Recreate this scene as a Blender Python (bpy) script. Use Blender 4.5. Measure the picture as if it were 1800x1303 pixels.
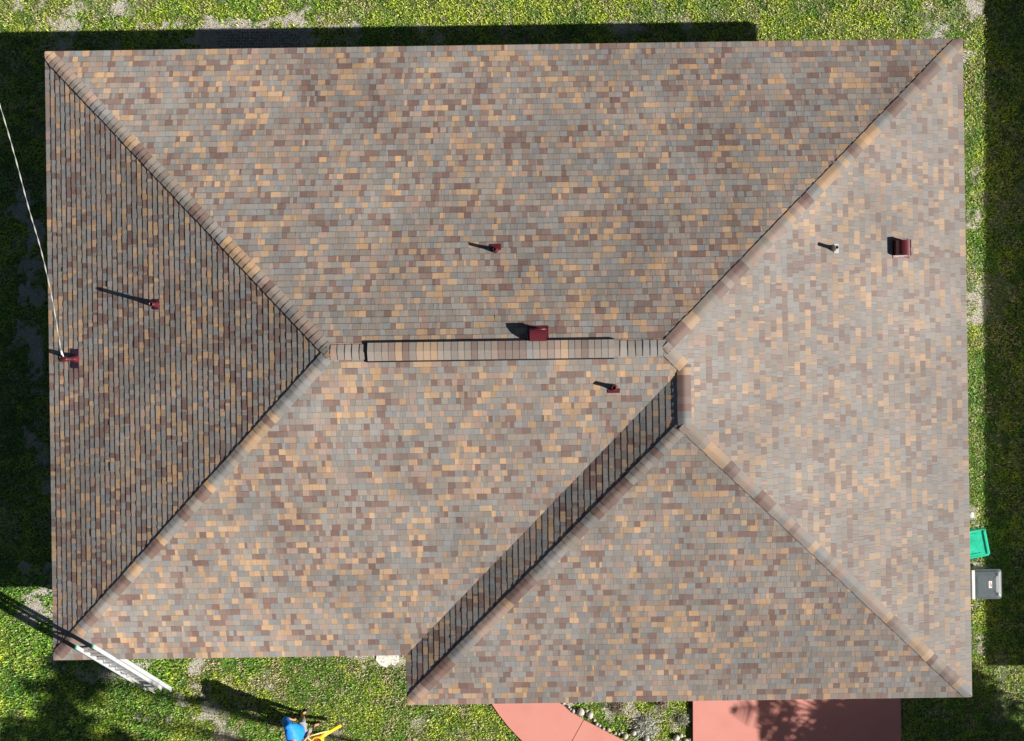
import bpy, math, random
import numpy as np
from mathutils import Vector, Matrix
R = math.radians
random.seed(7); rng = np.random.default_rng(7)
for o in list(bpy.data.objects): bpy.data.objects.remove(o)
SC = bpy.context.scene; COL = SC.collection

# ------------------------------------------------------------------ camera, sky, sun
EAVE = 2.6; CAMZ = 28.2; F = 2000.0; CX, CY = 1003.0, 600.0       # focal length and nadir point in pixels of the 1800 px photo
cd = bpy.data.cameras.new('camera'); cam = bpy.data.objects.new('camera', cd); COL.objects.link(cam)
cam.location = (0, 0, CAMZ); cam.rotation_euler = (0, 0, 0)
cd.sensor_width = 36; cd.lens = 36 * F / 1800; cd.shift_x = -(CX - 900) / 1800; cd.shift_y = -(651.5 - CY) / 1800
cd.clip_start = .1; cd.clip_end = 2000; SC.camera = cam
SUN_T = .565; SUN_EL = math.atan(SUN_T); sdx, sdy = .9700, -.2430    # towards the sun (east, a little south)
SUNV = Vector((sdx * math.cos(SUN_EL), sdy * math.cos(SUN_EL), math.sin(SUN_EL)))
w = bpy.data.worlds.new('World'); SC.world = w; w.use_nodes = True
nt = w.node_tree; bg = nt.nodes['Background']; sky = nt.nodes.new('ShaderNodeTexSky'); sky.sky_type = 'NISHITA'
sky.sun_disc = False; sky.sun_elevation = SUN_EL; sky.sun_rotation = math.atan2(sdx, sdy); sky.air_density = 1.0; sky.dust_density = .6; sky.ozone_density = 1.5
nt.links.new(sky.outputs[0], bg.inputs[0]); bg.inputs[1].default_value = .025
sd = bpy.data.lights.new('sun', 'SUN'); sun = bpy.data.objects.new('sun', sd); COL.objects.link(sun)
sd.energy = 5.0; sd.angle = R(.53); sd.color = (1, .945, .86); sun.rotation_euler = (-SUNV).to_track_quat('-Z', 'Y').to_euler(); sun.location = (20, -5, 30)
SC.view_settings.view_transform = 'Standard'; SC.view_settings.look = 'None'; SC.view_settings.exposure = .92; SC.view_settings.gamma = 1
SC.cycles.max_bounces = 5; SC.cycles.diffuse_bounces = 3; SC.cycles.caustics_reflective = False; SC.cycles.caustics_refractive = False

def P(px, py, z=0.0):                                            # a point of the photo at height z
    k = (CAMZ - z) / F
    return Vector(((px - CX) * k, -(py - CY) * k, z))

# ------------------------------------------------------------------ materials
def mat(name, col=(.5, .5, .5), rough=.6, spec=.5, metal=0, attr=None, noise=0, nscale=30, bump=0, bscale=80, col2=None, coat=0, trans=0):
    m = bpy.data.materials.new(name); m.use_nodes = True; n = m.node_tree.nodes; L = m.node_tree.links; b = n['Principled BSDF']
    b.inputs['Roughness'].default_value = rough; b.inputs['Specular IOR Level'].default_value = spec; b.inputs['Metallic'].default_value = metal
    b.inputs['Coat Weight'].default_value = coat
    tc = n.new('ShaderNodeTexCoord')
    src = None
    if attr:
        a = n.new('ShaderNodeAttribute'); a.attribute_name = attr; src = a.outputs['Color']
    else:
        b.inputs['Base Color'].default_value = (*col, 1)
    if noise or col2:
        tx = n.new('ShaderNodeTexNoise'); tx.inputs['Scale'].default_value = nscale; tx.inputs['Detail'].default_value = 6; tx.inputs['Roughness'].default_value = .65
        L.new(tc.outputs['Object'], tx.inputs['Vector'])
        if col2:
            mx = n.new('ShaderNodeMix'); mx.data_type = 'RGBA'; mx.inputs[6].default_value = (*col, 1); mx.inputs[7].default_value = (*col2, 1)
            rm = n.new('ShaderNodeMapRange'); rm.inputs[1].default_value = .35; rm.inputs[2].default_value = .65
            L.new(tx.outputs[0], rm.inputs[0]); L.new(rm.outputs[0], mx.inputs[0]); src = mx.outputs[2]
        if noise:
            mr = n.new('ShaderNodeMapRange'); mr.inputs[1].default_value = .25; mr.inputs[2].default_value = .75; mr.inputs[3].default_value = 1 - noise; mr.inputs[4].default_value = 1 + noise
            L.new(tx.outputs[0], mr.inputs[0])
            vm = n.new('ShaderNodeVectorMath'); vm.operation = 'SCALE'; L.new(mr.outputs[0], vm.inputs['Scale'])
            if src: L.new(src, vm.inputs[0])
            else: vm.inputs[0].default_value = col
            src = vm.outputs[0]
    if src: L.new(src, b.inputs['Base Color'])
    if bump:
        t2 = n.new('ShaderNodeTexNoise'); t2.inputs['Scale'].default_value = bscale; t2.inputs['Detail'].default_value = 5; L.new(tc.outputs['Object'], t2.inputs['Vector'])
        bp = n.new('ShaderNodeBump'); bp.inputs['Strength'].default_value = bump; bp.inputs['Distance'].default_value = .02; L.new(t2.outputs[0], bp.inputs['Height']); L.new(bp.outputs[0], b.inputs['Normal'])
    if trans: b.inputs['Subsurface Weight'].default_value = 0
    return m
def leafmat(name, trans=.35, rough=.5, spec=.35):
    m = bpy.data.materials.new(name); m.use_nodes = True; n = m.node_tree.nodes; L = m.node_tree.links; b = n['Principled BSDF']
    a = n.new('ShaderNodeAttribute'); a.attribute_name = 'Col'; L.new(a.outputs['Color'], b.inputs['Base Color'])
    b.inputs['Roughness'].default_value = rough; b.inputs['Specular IOR Level'].default_value = spec
    t = n.new('ShaderNodeBsdfTranslucent'); L.new(a.outputs['Color'], t.inputs[0]); mx = n.new('ShaderNodeMixShader'); mx.inputs[0].default_value = trans
    L.new(b.outputs[0], mx.inputs[1]); L.new(t.outputs[0], mx.inputs[2]); L.new(mx.outputs[0], n['Material Output'].inputs[0]); return m

# ------------------------------------------------------------------ mesh helpers
class MB:
    def __init__(s): s.v = []; s.f = []; s.c = []; s.m = []; s.sm = []
    def face(s, pts, col=(1, 1, 1), mi=0, smooth=False):
        b = len(s.v); s.v.extend([tuple(p) for p in pts]); s.f.append(tuple(range(b, b + len(pts)))); s.c.append(col); s.m.append(mi); s.sm.append(smooth)
    def grid(s, rows, closed=False, col=(1, 1, 1), mi=0, smooth=True, caps=False):   # rows of points joined into quads with shared vertices
        b = len(s.v); n = len(rows[0])
        for r in rows: s.v.extend([tuple(p) for p in r])
        for i in range(len(rows) - 1):
            for j in range(n if closed else n - 1):
                k = (j + 1) % n
                s.f.append((b + i * n + j, b + i * n + k, b + (i + 1) * n + k, b + (i + 1) * n + j)); s.c.append(col); s.m.append(mi); s.sm.append(smooth)
        if caps:
            s.f.append(tuple(b + j for j in range(n))[::-1]); s.c.append(col); s.m.append(mi); s.sm.append(False)
            s.f.append(tuple(b + (len(rows) - 1) * n + j for j in range(n))); s.c.append(col); s.m.append(mi); s.sm.append(False)
    def box(s, c, size, M=None, col=(1, 1, 1), mi=0):
        x, y, z = [q / 2 for q in size]; c = Vector(c)
        p = [Vector(q) for q in ((-x, -y, -z), (x, -y, -z), (x, y, -z), (-x, y, -z), (-x, -y, z), (x, -y, z), (x, y, z), (-x, y, z))]
        p = [(M @ q if M else q) + c for q in p]; b = len(s.v); s.v.extend([tuple(q) for q in p])
        for f in ((3, 2, 1, 0), (4, 5, 6, 7), (0, 1, 5, 4), (1, 2, 6, 5), (2, 3, 7, 6), (3, 0, 4, 7)):
            s.f.append(tuple(b + i for i in f)); s.c.append(col); s.m.append(mi); s.sm.append(False)
    def tube(s, pts, r, n=12, col=(1, 1, 1), mi=0, caps=True):
        pts = [Vector(p) for p in pts]; rr = r if isinstance(r, (list, tuple)) else [r] * len(pts); rows = []; up = None
        for i, p in enumerate(pts):
            t = (pts[min(i + 1, len(pts) - 1)] - pts[max(i - 1, 0)]).normalized()
            if up is None: up = t.orthogonal().normalized()
            up = (up - t * up.dot(t)).normalized(); q = t.cross(up)
            rows.append([p + (up * math.cos(2 * math.pi * k / n) + q * math.sin(2 * math.pi * k / n)) * rr[i] for k in range(n)])
        s.grid(rows, True, col, mi, True, caps)
    def prism(s, poly, z0, z1, col=(1, 1, 1), mi=0, ztop=None):
        n = len(poly); b = len(s.v)
        s.v.extend([(p[0], p[1], z0) for p in poly]); s.v.extend([(p[0], p[1], z1 if ztop is None else ztop(p)) for p in poly])
        fs = [tuple(b + i for i in range(n))[::-1], tuple(b + n + i for i in range(n))] + [(b + i, b + (i + 1) % n, b + n + (i + 1) % n, b + n + i) for i in range(n)]
        for f in fs: s.f.append(f); s.c.append(col); s.m.append(mi); s.sm.append(False)
    def build(s, name, mats, parent=None, colors=False, loc=None):
        me = bpy.data.meshes.new(name); me.from_pydata(s.v, [], s.f)
        for m in (mats if isinstance(mats, (list, tuple)) else [mats]): me.materials.append(m)
        me.polygons.foreach_set('material_index', s.m); me.polygons.foreach_set('use_smooth', s.sm)
        if colors:
            at = me.color_attributes.new(name='Col', type='FLOAT_COLOR', domain='CORNER')
            cs = np.repeat(np.array([(*c, 1.0) for c in s.c], dtype=np.float32), [len(f) for f in s.f], axis=0)
            at.data.foreach_set('color', cs.ravel())
        me.update(); o = bpy.data.objects.new(name, me); COL.objects.link(o)
        if parent: o.parent = parent
        if loc is not None: o.location = loc
        return o
def tag(o, label=None, cat=None, group=None, kind=None):
    for k, v in (('label', label), ('category', cat), ('group', group), ('kind', kind)):
        if v: o[k] = v
    return o
def empty(name, loc, rz=0, **k):
    o = bpy.data.objects.new(name, None); COL.objects.link(o); o.location = loc; o.rotation_euler = (0, 0, rz); o.empty_display_size = .2; tag(o, **k); return o
def ccw(poly):
    a = sum(poly[i][0] * poly[(i + 1) % len(poly)][1] - poly[(i + 1) % len(poly)][0] * poly[i][1] for i in range(len(poly)))
    return poly if a > 0 else poly[::-1]
def clip(poly, conv):                                            # Sutherland-Hodgman against a convex ccw polygon
    out = poly
    for i in range(len(conv)):
        a, b = conv[i], conv[(i + 1) % len(conv)]; inp = out; out = []
        if not inp: return []
        ex, ey = b[0] - a[0], b[1] - a[1]
        sd_ = [ex * (p[1] - a[1]) - ey * (p[0] - a[0]) for p in inp]
        for k in range(len(inp)):
            p, q = inp[k], inp[(k + 1) % len(inp)]; s0, s1 = sd_[k], sd_[(k + 1) % len(inp)]
            if s0 >= 0: out.append(p)
            if (s0 >= 0) != (s1 >= 0):
                t = s0 / (s0 - s1); out.append((p[0] + (q[0] - p[0]) * t, p[1] + (q[1] - p[1]) * t))
    return out
# numpy value noise
_lat = rng.random((256, 256))
def vnoise(x, y):
    xi = np.floor(x).astype(int); yi = np.floor(y).astype(int); fx = x - xi; fy = y - yi; fx = fx * fx * (3 - 2 * fx); fy = fy * fy * (3 - 2 * fy)
    g = lambda a, b: _lat[a % 256, b % 256]
    return (g(xi, yi) * (1 - fx) + g(xi + 1, yi) * fx) * (1 - fy) + (g(xi, yi + 1) * (1 - fx) + g(xi + 1, yi + 1) * fx) * fy
def fbm(x, y, s=1.0, o=4):
    t = 0; a = .5
    for i in range(o): t = t + a * vnoise(x * s + 17.3 * i, y * s + 5.1 * i); s *= 2.03; a *= .5
    return t / (1 - .5 ** o)

# ------------------------------------------------------------------ ground with sandy bare patches
SAND = [(105, 38, 26, 14, 1), (132, 12, 12, 10, .9), (28, 8, 9, 16, .8), (70, 12, 9, 10, .7), (215, 12, 10, 14, .7), (240, 45, 20, 8, .6), (445, 47, 100, 9, 1.2), (440, 68, 100, 18, 1.1), (365, 40, 12, 8, 1), (412, 40, 10, 10, .9), (530, 38, 28, 12, 1),
        (540, 14, 14, 14, .5), (640, 48, 20, 8, .6), (725, 46, 25, 7, .5), (905, 45, 20, 7, .5), (1090, 45, 30, 8, .6), (1195, 38, 12, 12, .8), (1340, 60, 20, 14, .9), (1290, 20, 30, 14, .45), (1400, 68, 14, 8, .7), (1500, 62, 30, 12, .5), (1648, 52, 13, 12, .9), (1690, 38, 12, 10, .8), (1715, 22, 11, 20, .9), (1632, 8, 9, 10, .7), (1700, 95, 15, 18, 1.1), (1748, 200, 7, 14, .8),
        (1706, 225, 9, 14, .7), (1712, 300, 10, 16, .6), (1712, 382, 9, 10, 1), (1730, 350, 6, 14, .6), (1708, 400, 10, 12, .9), (1712, 492, 12, 10, .8), (1712, 540, 13, 25, .9), (1725, 480, 8, 8, .5), (1708, 905, 9, 14, 1), (1720, 925, 12, 6, .8), (1712, 1100, 13, 22, 1), (1716, 1130, 12, 20, .7), (1722, 1000, 14, 10, .5),
        (42, 360, 17, 20, 1), (62, 415, 14, 22, .8), (50, 490, 22, 26, .95), (72, 520, 14, 16, .8), (40, 590, 18, 20, .8), (62, 620, 14, 22, .9), (30, 575, 9, 12, .5), (62, 660, 9, 30, .8), (60, 750, 12, 26, .8), (78, 805, 10, 14, .6), (80, 860, 7, 10, .5), (70, 1005, 24, 14, .9), (80, 330, 8, 12, .5), (86, 235, 8, 14, .4), (1782, 500, 8, 8, .3), (105, 85, 18, 9, .7), (200, 78, 20, 8, .4), (300, 70, 20, 9, .4), (600, 75, 18, 8, .4), (760, 70, 28, 7, .4),
        (82, 1038, 15, 9, 1), (68, 1078, 20, 22, 1), (55, 1092, 24, 12, .8), (175, 1172, 55, 18, .9), (110, 1172, 20, 14, .8), (345, 1185, 11, 28, .95), (318, 1222, 9, 8, .8), (345, 1238, 22, 6, .8), (375, 1262, 20, 10, .75), (395, 1290, 12, 10, .6), (480, 1200, 10, 10, .4), (685, 1158, 36, 14, 1.6), (640, 1155, 26, 8, .8), (260, 1260, 20, 10, .6), (230, 1190, 20, 8, .5),
        (300, 1265, 14, 8, .6), (560, 1215, 20, 8, .35), (640, 1200, 10, 16, .5), (740, 1270, 12, 10, .5), (820, 1250, 9, 12, .3), (590, 1295, 20, 10, .5), (1084, 1243, 22, 14, .8), (1135, 1275, 16, 16, .9), (1150, 1245, 16, 12, .6), (1186, 1262, 8, 20, .5), (1000, 1244, 14, 8, .8), (1015, 1270, 10, 8, .4)]
def soil(X, Y):
    px = X * F / CAMZ + CX; py = -Y * F / CAMZ + CY; m = np.zeros_like(X)
    wob = fbm(X, Y, 3.1, 4) - .5; wob2 = fbm(X + 40, Y - 9, 9.0, 3) - .5
    for (cx, cy, rx, ry, st) in SAND:
        d = ((px - cx) / (rx * 1.25)) ** 2 + ((py - cy) / (ry * 1.25)) ** 2
        near = d < 14
        m = np.where(near, np.maximum(m, st * np.clip(.85 - d * .55 + wob * 3.0 + wob2 * 2.6, 0, 1)), m)
    m = m * np.where(px > 1690, .82, 1.0) * np.where((py < 90) & (px > 560), .7, 1)
    return np.clip(m + np.clip((fbm(X - 13, Y + 7, 1.3, 5) - .62) * 4, 0, .35), 0, 1)
x0, x1, y0, y1, st = -15.2, 12.4, -11.2, 9.8, .08
nx = int((x1 - x0) / st) + 1; ny = int((y1 - y0) / st) + 1
gx, gy = np.meshgrid(np.linspace(x0, x1, nx), np.linspace(y0, y1, ny), indexing='xy')
gm = soil(gx.ravel(), gy.ravel()); gz = (fbm(gx.ravel(), gy.ravel(), 2.0, 3) - .5) * .03
edge = np.minimum(np.minimum(gx.ravel() - x0, x1 - gx.ravel()), np.minimum(gy.ravel() - y0, y1 - gy.ravel())); gz = gz * np.clip(edge, 0, 1)
verts = np.stack([gx.ravel(), gy.ravel(), gz], 1)
I = np.arange(nx * ny).reshape(ny, nx); quads = np.stack([I[:-1, :-1].ravel(), I[:-1, 1:].ravel(), I[1:, 1:].ravel(), I[1:, :-1].ravel()], 1)
B = 600.0; big = np.array([(-B, -B, 0), (B, -B, 0), (B, B, 0), (-B, B, 0)]); n0 = len(verts)
corner = [I[0, 0], I[0, -1], I[-1, -1], I[-1, 0]]
verts = np.vstack([verts, big])
ring = [list(I[0, :][::-1]) + [n0, n0 + 1], list(I[:, -1][::-1]) + [n0 + 1, n0 + 2], list(I[-1, :]) + [n0 + 2, n0 + 3], list(I[:, 0]) + [n0 + 3, n0]]
me = bpy.data.meshes.new('ground'); me.from_pydata(verts.tolist(), [], quads.tolist() + ring)
at = me.color_attributes.new(name='Soil', type='FLOAT_COLOR', domain='POINT')
c = np.ones((len(verts), 4), dtype=np.float32); c[:, 0] = np.append(gm, [0] * 4); c[:, 1] = c[:, 0]; c[:, 2] = c[:, 0]; at.data.foreach_set('color', c.ravel())
gmat = bpy.data.materials.new('soil'); gmat.use_nodes = True; n = gmat.node_tree.nodes; L = gmat.node_tree.links; b = n['Principled BSDF']; b.inputs['Roughness'].default_value = .95; b.inputs['Specular IOR Level'].default_value = .1
a = n.new('ShaderNodeAttribute'); a.attribute_name = 'Soil'; tc = n.new('ShaderNodeTexCoord')
t1 = n.new('ShaderNodeTexNoise'); t1.inputs['Scale'].default_value = 9; t1.inputs['Detail'].default_value = 8; L.new(tc.outputs['Object'], t1.inputs[0])
t2 = n.new('ShaderNodeTexNoise'); t2.inputs['Scale'].default_value = 45; t2.inputs['Detail'].default_value = 6; L.new(tc.outputs['Object'], t2.inputs[0])
def mix(f, A, Bc):
    q = n.new('ShaderNodeMix'); q.data_type = 'RGBA'
    for i, v in ((0, f), (6, A), (7, Bc)):
        if isinstance(v, tuple): q.inputs[i].default_value = (*v, 1)
        else: L.new(v, q.inputs[i])
    return q.outputs[2]
def mr(src, a0, a1, b0=0, b1=1):
    q = n.new('ShaderNodeMapRange'); L.new(src, q.inputs[0])
    for i, v in enumerate((a0, a1, b0, b1)): q.inputs[i + 1].default_value = v
    return q.outputs[0]
sandc = mix(mr(t2.outputs[0], .35, .65), (.17, .145, .11), (.62, .59, .53)); base = mix(mr(t1.outputs[0], .35, .65), (.05, .085, .02), (.12, .15, .045))
L.new(mix(mr(a.outputs['Fac'], .25, .6), base, sandc), b.inputs['Base Color'])
bp = n.new('ShaderNodeBump'); bp.inputs['Strength'].default_value = .8; bp.inputs['Distance'].default_value = .04; L.new(t2.outputs[0], bp.inputs['Height']); L.new(bp.outputs[0], b.inputs['Normal'])
me.materials.append(gmat); go = bpy.data.objects.new('ground', me); COL.objects.link(go); tag(go, kind='structure', label='sandy soil yard under the grass around the house')

# ------------------------------------------------------------------ driveway and walkway slabs (pink painted concrete)
pink = mat('pink_concrete', (.62, .27, .225), .75, .3, col2=(.53, .215, .175), noise=.10, nscale=1.3, bump=.12, bscale=60)
DZ = .11
drive = [P(1218, 1200, DZ), P(1583, 1200, DZ), P(1586, 1460, DZ), P(1219, 1460, DZ)]
mb = MB(); drive2 = ccw([(p.x, p.y) for p in drive]); mb.prism(drive2, -.1, DZ); tag(mb.build('driveway', pink), kind='structure', label='flat pink painted concrete driveway partly in tree shade')
WL = [(845, 1195), (862, 1234), (876, 1255), (893, 1277), (912, 1297), (935, 1318), (965, 1345), (1000, 1372)]
WR = [(940, 1195), (978, 1232), (1003, 1251), (1028, 1267), (1060, 1283), (1090, 1299), (1122, 1316), (1165, 1338)]
joint = ((1028, 1267), (1000, 1310))
mb = MB(); z = .05
mb.prism(ccw([tuple(P(*q, z)[:2]) for q in WL + WR[::-1]]), -.1, z)
jm = mat('joint_line', (.12, .05, .045), .9, .1)
a1, a2 = P(1027, 1264, z), P(1000, 1313, z); dv = (a2 - a1).normalized(); nn = Vector((-dv.y, dv.x, 0)) * .006
mb.face([a1 - nn + Vector((0, 0, .003)), a1 + nn + Vector((0, 0, .003)), a2 + nn + Vector((0, 0, .003)), a2 - nn + Vector((0, 0, .003))], mi=1)
tag(mb.build('walkway', [pink, jm]), kind='structure', label='curved pink painted concrete walkway edged with white stones')

# ------------------------------------------------------------------ paver pad north of the house and splash slab
stone = mat('pebble_paver', (.34, .32, .29), .85, .2, col2=(.2, .19, .17), nscale=14, bump=.3, bscale=60)
mb = MB(); rs = random.Random(3)
c0 = P(360, 96, 0)
for ix in range(34):
    for iy in range(9):
        px = 384 + ix * 5.0 + rs.uniform(-1, 1); py = 56 + iy * 5 + rs.uniform(-1, 1)
        if px > 532 or rs.random() < .12: continue
        c_ = P(px, py, 0); r = rs.uniform(.024, .04)
        rows = [[(c_.x + math.cos(t * math.pi / 4) * r * k, c_.y + math.sin(t * math.pi / 4) * r * k, zz) for t in range(8)] for k, zz in ((1.0, 0), (1, .03), (.75, .044), (.3, .05))]
        mb.grid(rows, True, caps=True)
mb.prism(ccw([tuple(P(*q)[:2]) for q in ((352, 50), (540, 52), (540, 110), (352, 110))]), -.05, .018)
tag(mb.build('paver_pad', stone), label='grey pebbled paver pad in the shade along the top edge of the roof', cat='paver pad')
conc = mat('white_concrete', (.66, .65, .61), .85, .2, noise=.12, nscale=20, bump=.3)
mb = MB(); pp = ccw([tuple(P(*q)[:2]) for q in ((664, 1140), (700, 1140), (701, 1163), (694, 1170), (687, 1167), (680, 1173), (668, 1169), (661, 1160))]); mb.prism(pp, -.05, .03)
tag(mb.build('splash_block', conc), label='small white concrete slab in the grass at the inner corner of the eave', cat='splash block')

# ------------------------------------------------------------------ HOUSE
TH = .0142; HO = Vector(((900 - CX) / 78, -(650 - CY) / 78, 0))
house = empty('house', HO, TH, label='single storey house with hipped roof of tan, grey and brown shingles', cat='house')
cT, sT = math.cos(TH), math.sin(TH)
def loc2world(a, b): return (HO.x + a * cT - b * sT, HO.y + a * sT + b * cT)
def world2loc(x, y): x -= HO.x; y -= HO.y; return (x * cT + y * sT, -x * sT + y * cT)
aW, aE, bN, bS, bM, aV = -10.392, 10.231, 7.295, -7.494, -6.372, -2.455
m = .36; mE_ = .3521; mV = .3806; mS = .3645
RW = (-3.5585, .4615); RE = (3.2436, .4615); WN = (3.641, .0733); WS = (3.641, -1.128)
TL, TR, BR, WLc, IN, BL = (aW, bN), (aE, bN), (aE, bS), (aV, bS), (aV, bM), (aW, bM)
slopes = [
 ('N', (0, bN), (1, 0), (0, -1), m, [[TL, TR, RE, RW]]),
 ('W', (aW, 0), (0, 1), (1, 0), m, [[TL, RW, BL]]),
 ('M', (0, bM), (1, 0), (0, 1), m, [[BL, IN, WN, RE, RW]]),
 ('E', (aE, 0), (0, 1), (-1, 0), mE_, [[TR, (aE, WN[1]), WN, RE], [(aE, WN[1]), BR, WS, WN]]),
 ('V', (aV, 0), (0, 1), (1, 0), mV, [[IN, WLc, WS, WN]]),
 ('S', (0, bS), (1, 0), (0, 1), mS, [[WLc, BR, WS]])]
SL = {s[0]: s for s in slopes}
def zroof(k, a, b):
    s = SL[k]; return EAVE + s[4] * ((a - s[1][0]) * s[3][0] + (b - s[1][1]) * s[3][1])
shingle = mat('asphalt_shingle', rough=.66, spec=.4, attr='Col', noise=.2, nscale=70, bump=.25, bscale=300)
# weathering: very broad soft blotches in the granules
shingle.node_tree.nodes['Principled BSDF'].inputs['Diffuse Roughness'].default_value = .8; _n = shingle.node_tree.nodes; _l = shingle.node_tree.links; _b = _n['Principled BSDF']; _src = _b.inputs['Base Color'].links[0].from_socket
_t = _n.new('ShaderNodeTexNoise'); _t.inputs['Scale'].default_value = .55; _t.inputs['Detail'].default_value = 5
_tc = [x for x in _n if x.type == 'TEX_COORD'][0]; _l.new(_tc.outputs['Object'], _t.inputs[0])
_m = _n.new('ShaderNodeMapRange'); _m.inputs[1].default_value = .3; _m.inputs[2].default_value = .7; _m.inputs[3].default_value = .82; _m.inputs[4].default_value = 1.13; _l.new(_t.outputs[0], _m.inputs[0])
_v = _n.new('ShaderNodeVectorMath'); _v.operation = 'SCALE'; _l.new(_src, _v.inputs[0]); _l.new(_m.outputs[0], _v.inputs['Scale']); _l.new(_v.outputs[0], _b.inputs['Base Color'])
fascia_m = mat('fascia_paint', (.42, .36, .31), .6); wall_m = mat('stucco_wall', (.55, .5, .42), .9, .2, noise=.06, bump=.4, bscale=120); dripm = mat('drip_edge_metal', (.36, .27, .22), .45, .5)
redm = mat('maroon_paint', (.095, .014, .02), .33, .5, noise=.1, nscale=25, coat=.25); darkin = mat('dark_hollow', (.01, .01, .012), .9, .1); leadm = mat('lead_flashing', (.20, .20, .195), .5, .4, metal=.3, noise=.15, nscale=40)
blackp = mat('black_vent_plastic', (.012, .012, .014), .5, .4)
PAL = [((.245, .236, .230), .24), ((.278, .240, .210), .30), ((.200, .124, .106), .18), ((.455, .300, .180), .16), ((.345, .245, .20), .115)]
def sn(x, y): return float(vnoise(np.array([x]), np.array([y]))[0])
def pick(r, prev=None, keep=.3, pos=None):
    if prev is not None and r.random() < keep: k = prev
    else:
        wt = [1.0] * 5
        if pos: n1, n2 = sn(pos[0] * 1.4, pos[1] * 2.2), sn(pos[0] * 1.1 + 50, pos[1] * 1.8 + 20); wt = [1.5 - n1, 1.2 - .4 * n2, .35 + 1.3 * n2, .25 + 1.5 * n1, .6 + .8 * n1]
        x = r.random() * sum(p_ * w_ for (c_, p_), w_ in zip(PAL, wt)); k = 0
        for k, (c_, p_) in enumerate(PAL):
            x -= p_ * wt[k]
            if x < 0: break
    j = r.uniform(.84, 1.16); h = r.uniform(-.04, .04); c_ = PAL[k][0]; q = r.random() * .38; c_ = tuple(x * (1 - q) + y * q for x, y in zip(c_, (.26, .235, .21)))
    return k, (c_[0] * j * (1 + h), c_[1] * j, c_[2] * j * (1 - h))
# walls + deck
wallp = []
IW = .55
wp = [(aW + IW, bN - IW), (aE - IW, bN - IW), (aE - IW, bS + IW), (aV + IW, bS + IW), (aV + IW, bM + IW), (aW + IW, bM + IW)]
mb = MB(); mb.prism(ccw(wp), -.1, 2.38); mb.build('wall', wall_m, house)
winm = mat('window_glass', (.03, .035, .04), .08, .6); frm = mat('white_frame', (.75, .75, .73), .5)
def window(cx, cy, dx, dy, wd, ht, zc):                            # on a wall facing (dx,dy)
    f_ = MB(); tx, ty = -dy, dx
    M_ = Matrix(((tx, dx, 0), (ty, dy, 0), (0, 0, 1)))
    for (u_, v_, su, sv) in ((0, ht / 2, wd, .07), (0, -ht / 2, wd, .07), (-wd / 2, 0, .07, ht), (wd / 2, 0, .07, ht), (0, 0, .05, ht)):
        f_.box((cx + tx * u_ + dx * .03, cy + ty * u_ + dy * .03, zc + v_), (su, .06, sv), M_)
    fo = f_.build('window', frm, house); g_ = MB(); g_.box((cx + dx * .01, cy + dy * .01, zc), (wd - .05, .02, ht - .05), M_); g_.build('pane', winm, fo)
for a_ in (-7, -2, 4): window(a_, bN - IW, 0, 1, 1.3, 1.1, 1.45)
for b_ in (-3, 3.5): window(aW + IW, b_, -1, 0, 1.2, 1.1, 1.45); window(aE - IW, b_, 1, 0, 1.2, 1.1, 1.45)
window(-7, bM + IW, 0, -1, 1.5, 1.2, 1.45)
mb = MB(); mb.box((6.55, bS + IW - .02, 1.12), (4.6, .08, 2.15))
for k in range(4): mb.box((6.55, bS + IW - .065, .33 + k * .53), (4.45, .03, .48))
mb.build('garage_door', frm, house)
mb = MB()
for s in slopes:                                                  # deck just under the shingles
    for poly in s[5]:
        poly = ccw(poly); mb.face([(p[0], p[1], zroof(s[0], *p) - .006) for p in poly], mi=0)
out = [TL, BL, IN, WLc, BR, TR]                                   # ccw outline
mb.face([(p[0], p[1], EAVE - .16) for p in out][::-1], mi=1)
for i in range(6):
    p, q = out[i], out[(i + 1) % 6]; mb.face([(p[0], p[1], EAVE - .16), (q[0], q[1], EAVE - .16), (q[0], q[1], EAVE - .006), (p[0], p[1], EAVE - .006)], mi=1)
    e = Vector((q[0] - p[0], q[1] - p[1])).normalized(); nrm = Vector((e.y, -e.x)); L_ = (Vector(q) - Vector(p)).length; mid = (Vector(p) + Vector(q)) / 2 + nrm * .012
    mb.box((mid.x, mid.y, EAVE - .03), (L_ + .02, .016, .05), Matrix.Rotation(math.atan2(e.y, e.x), 3, 'Z'), mi=2)
roof = mb.build('roof', [mat('deck_felt', (.03, .03, .032), .9), fascia_m, dripm], house)

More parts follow.
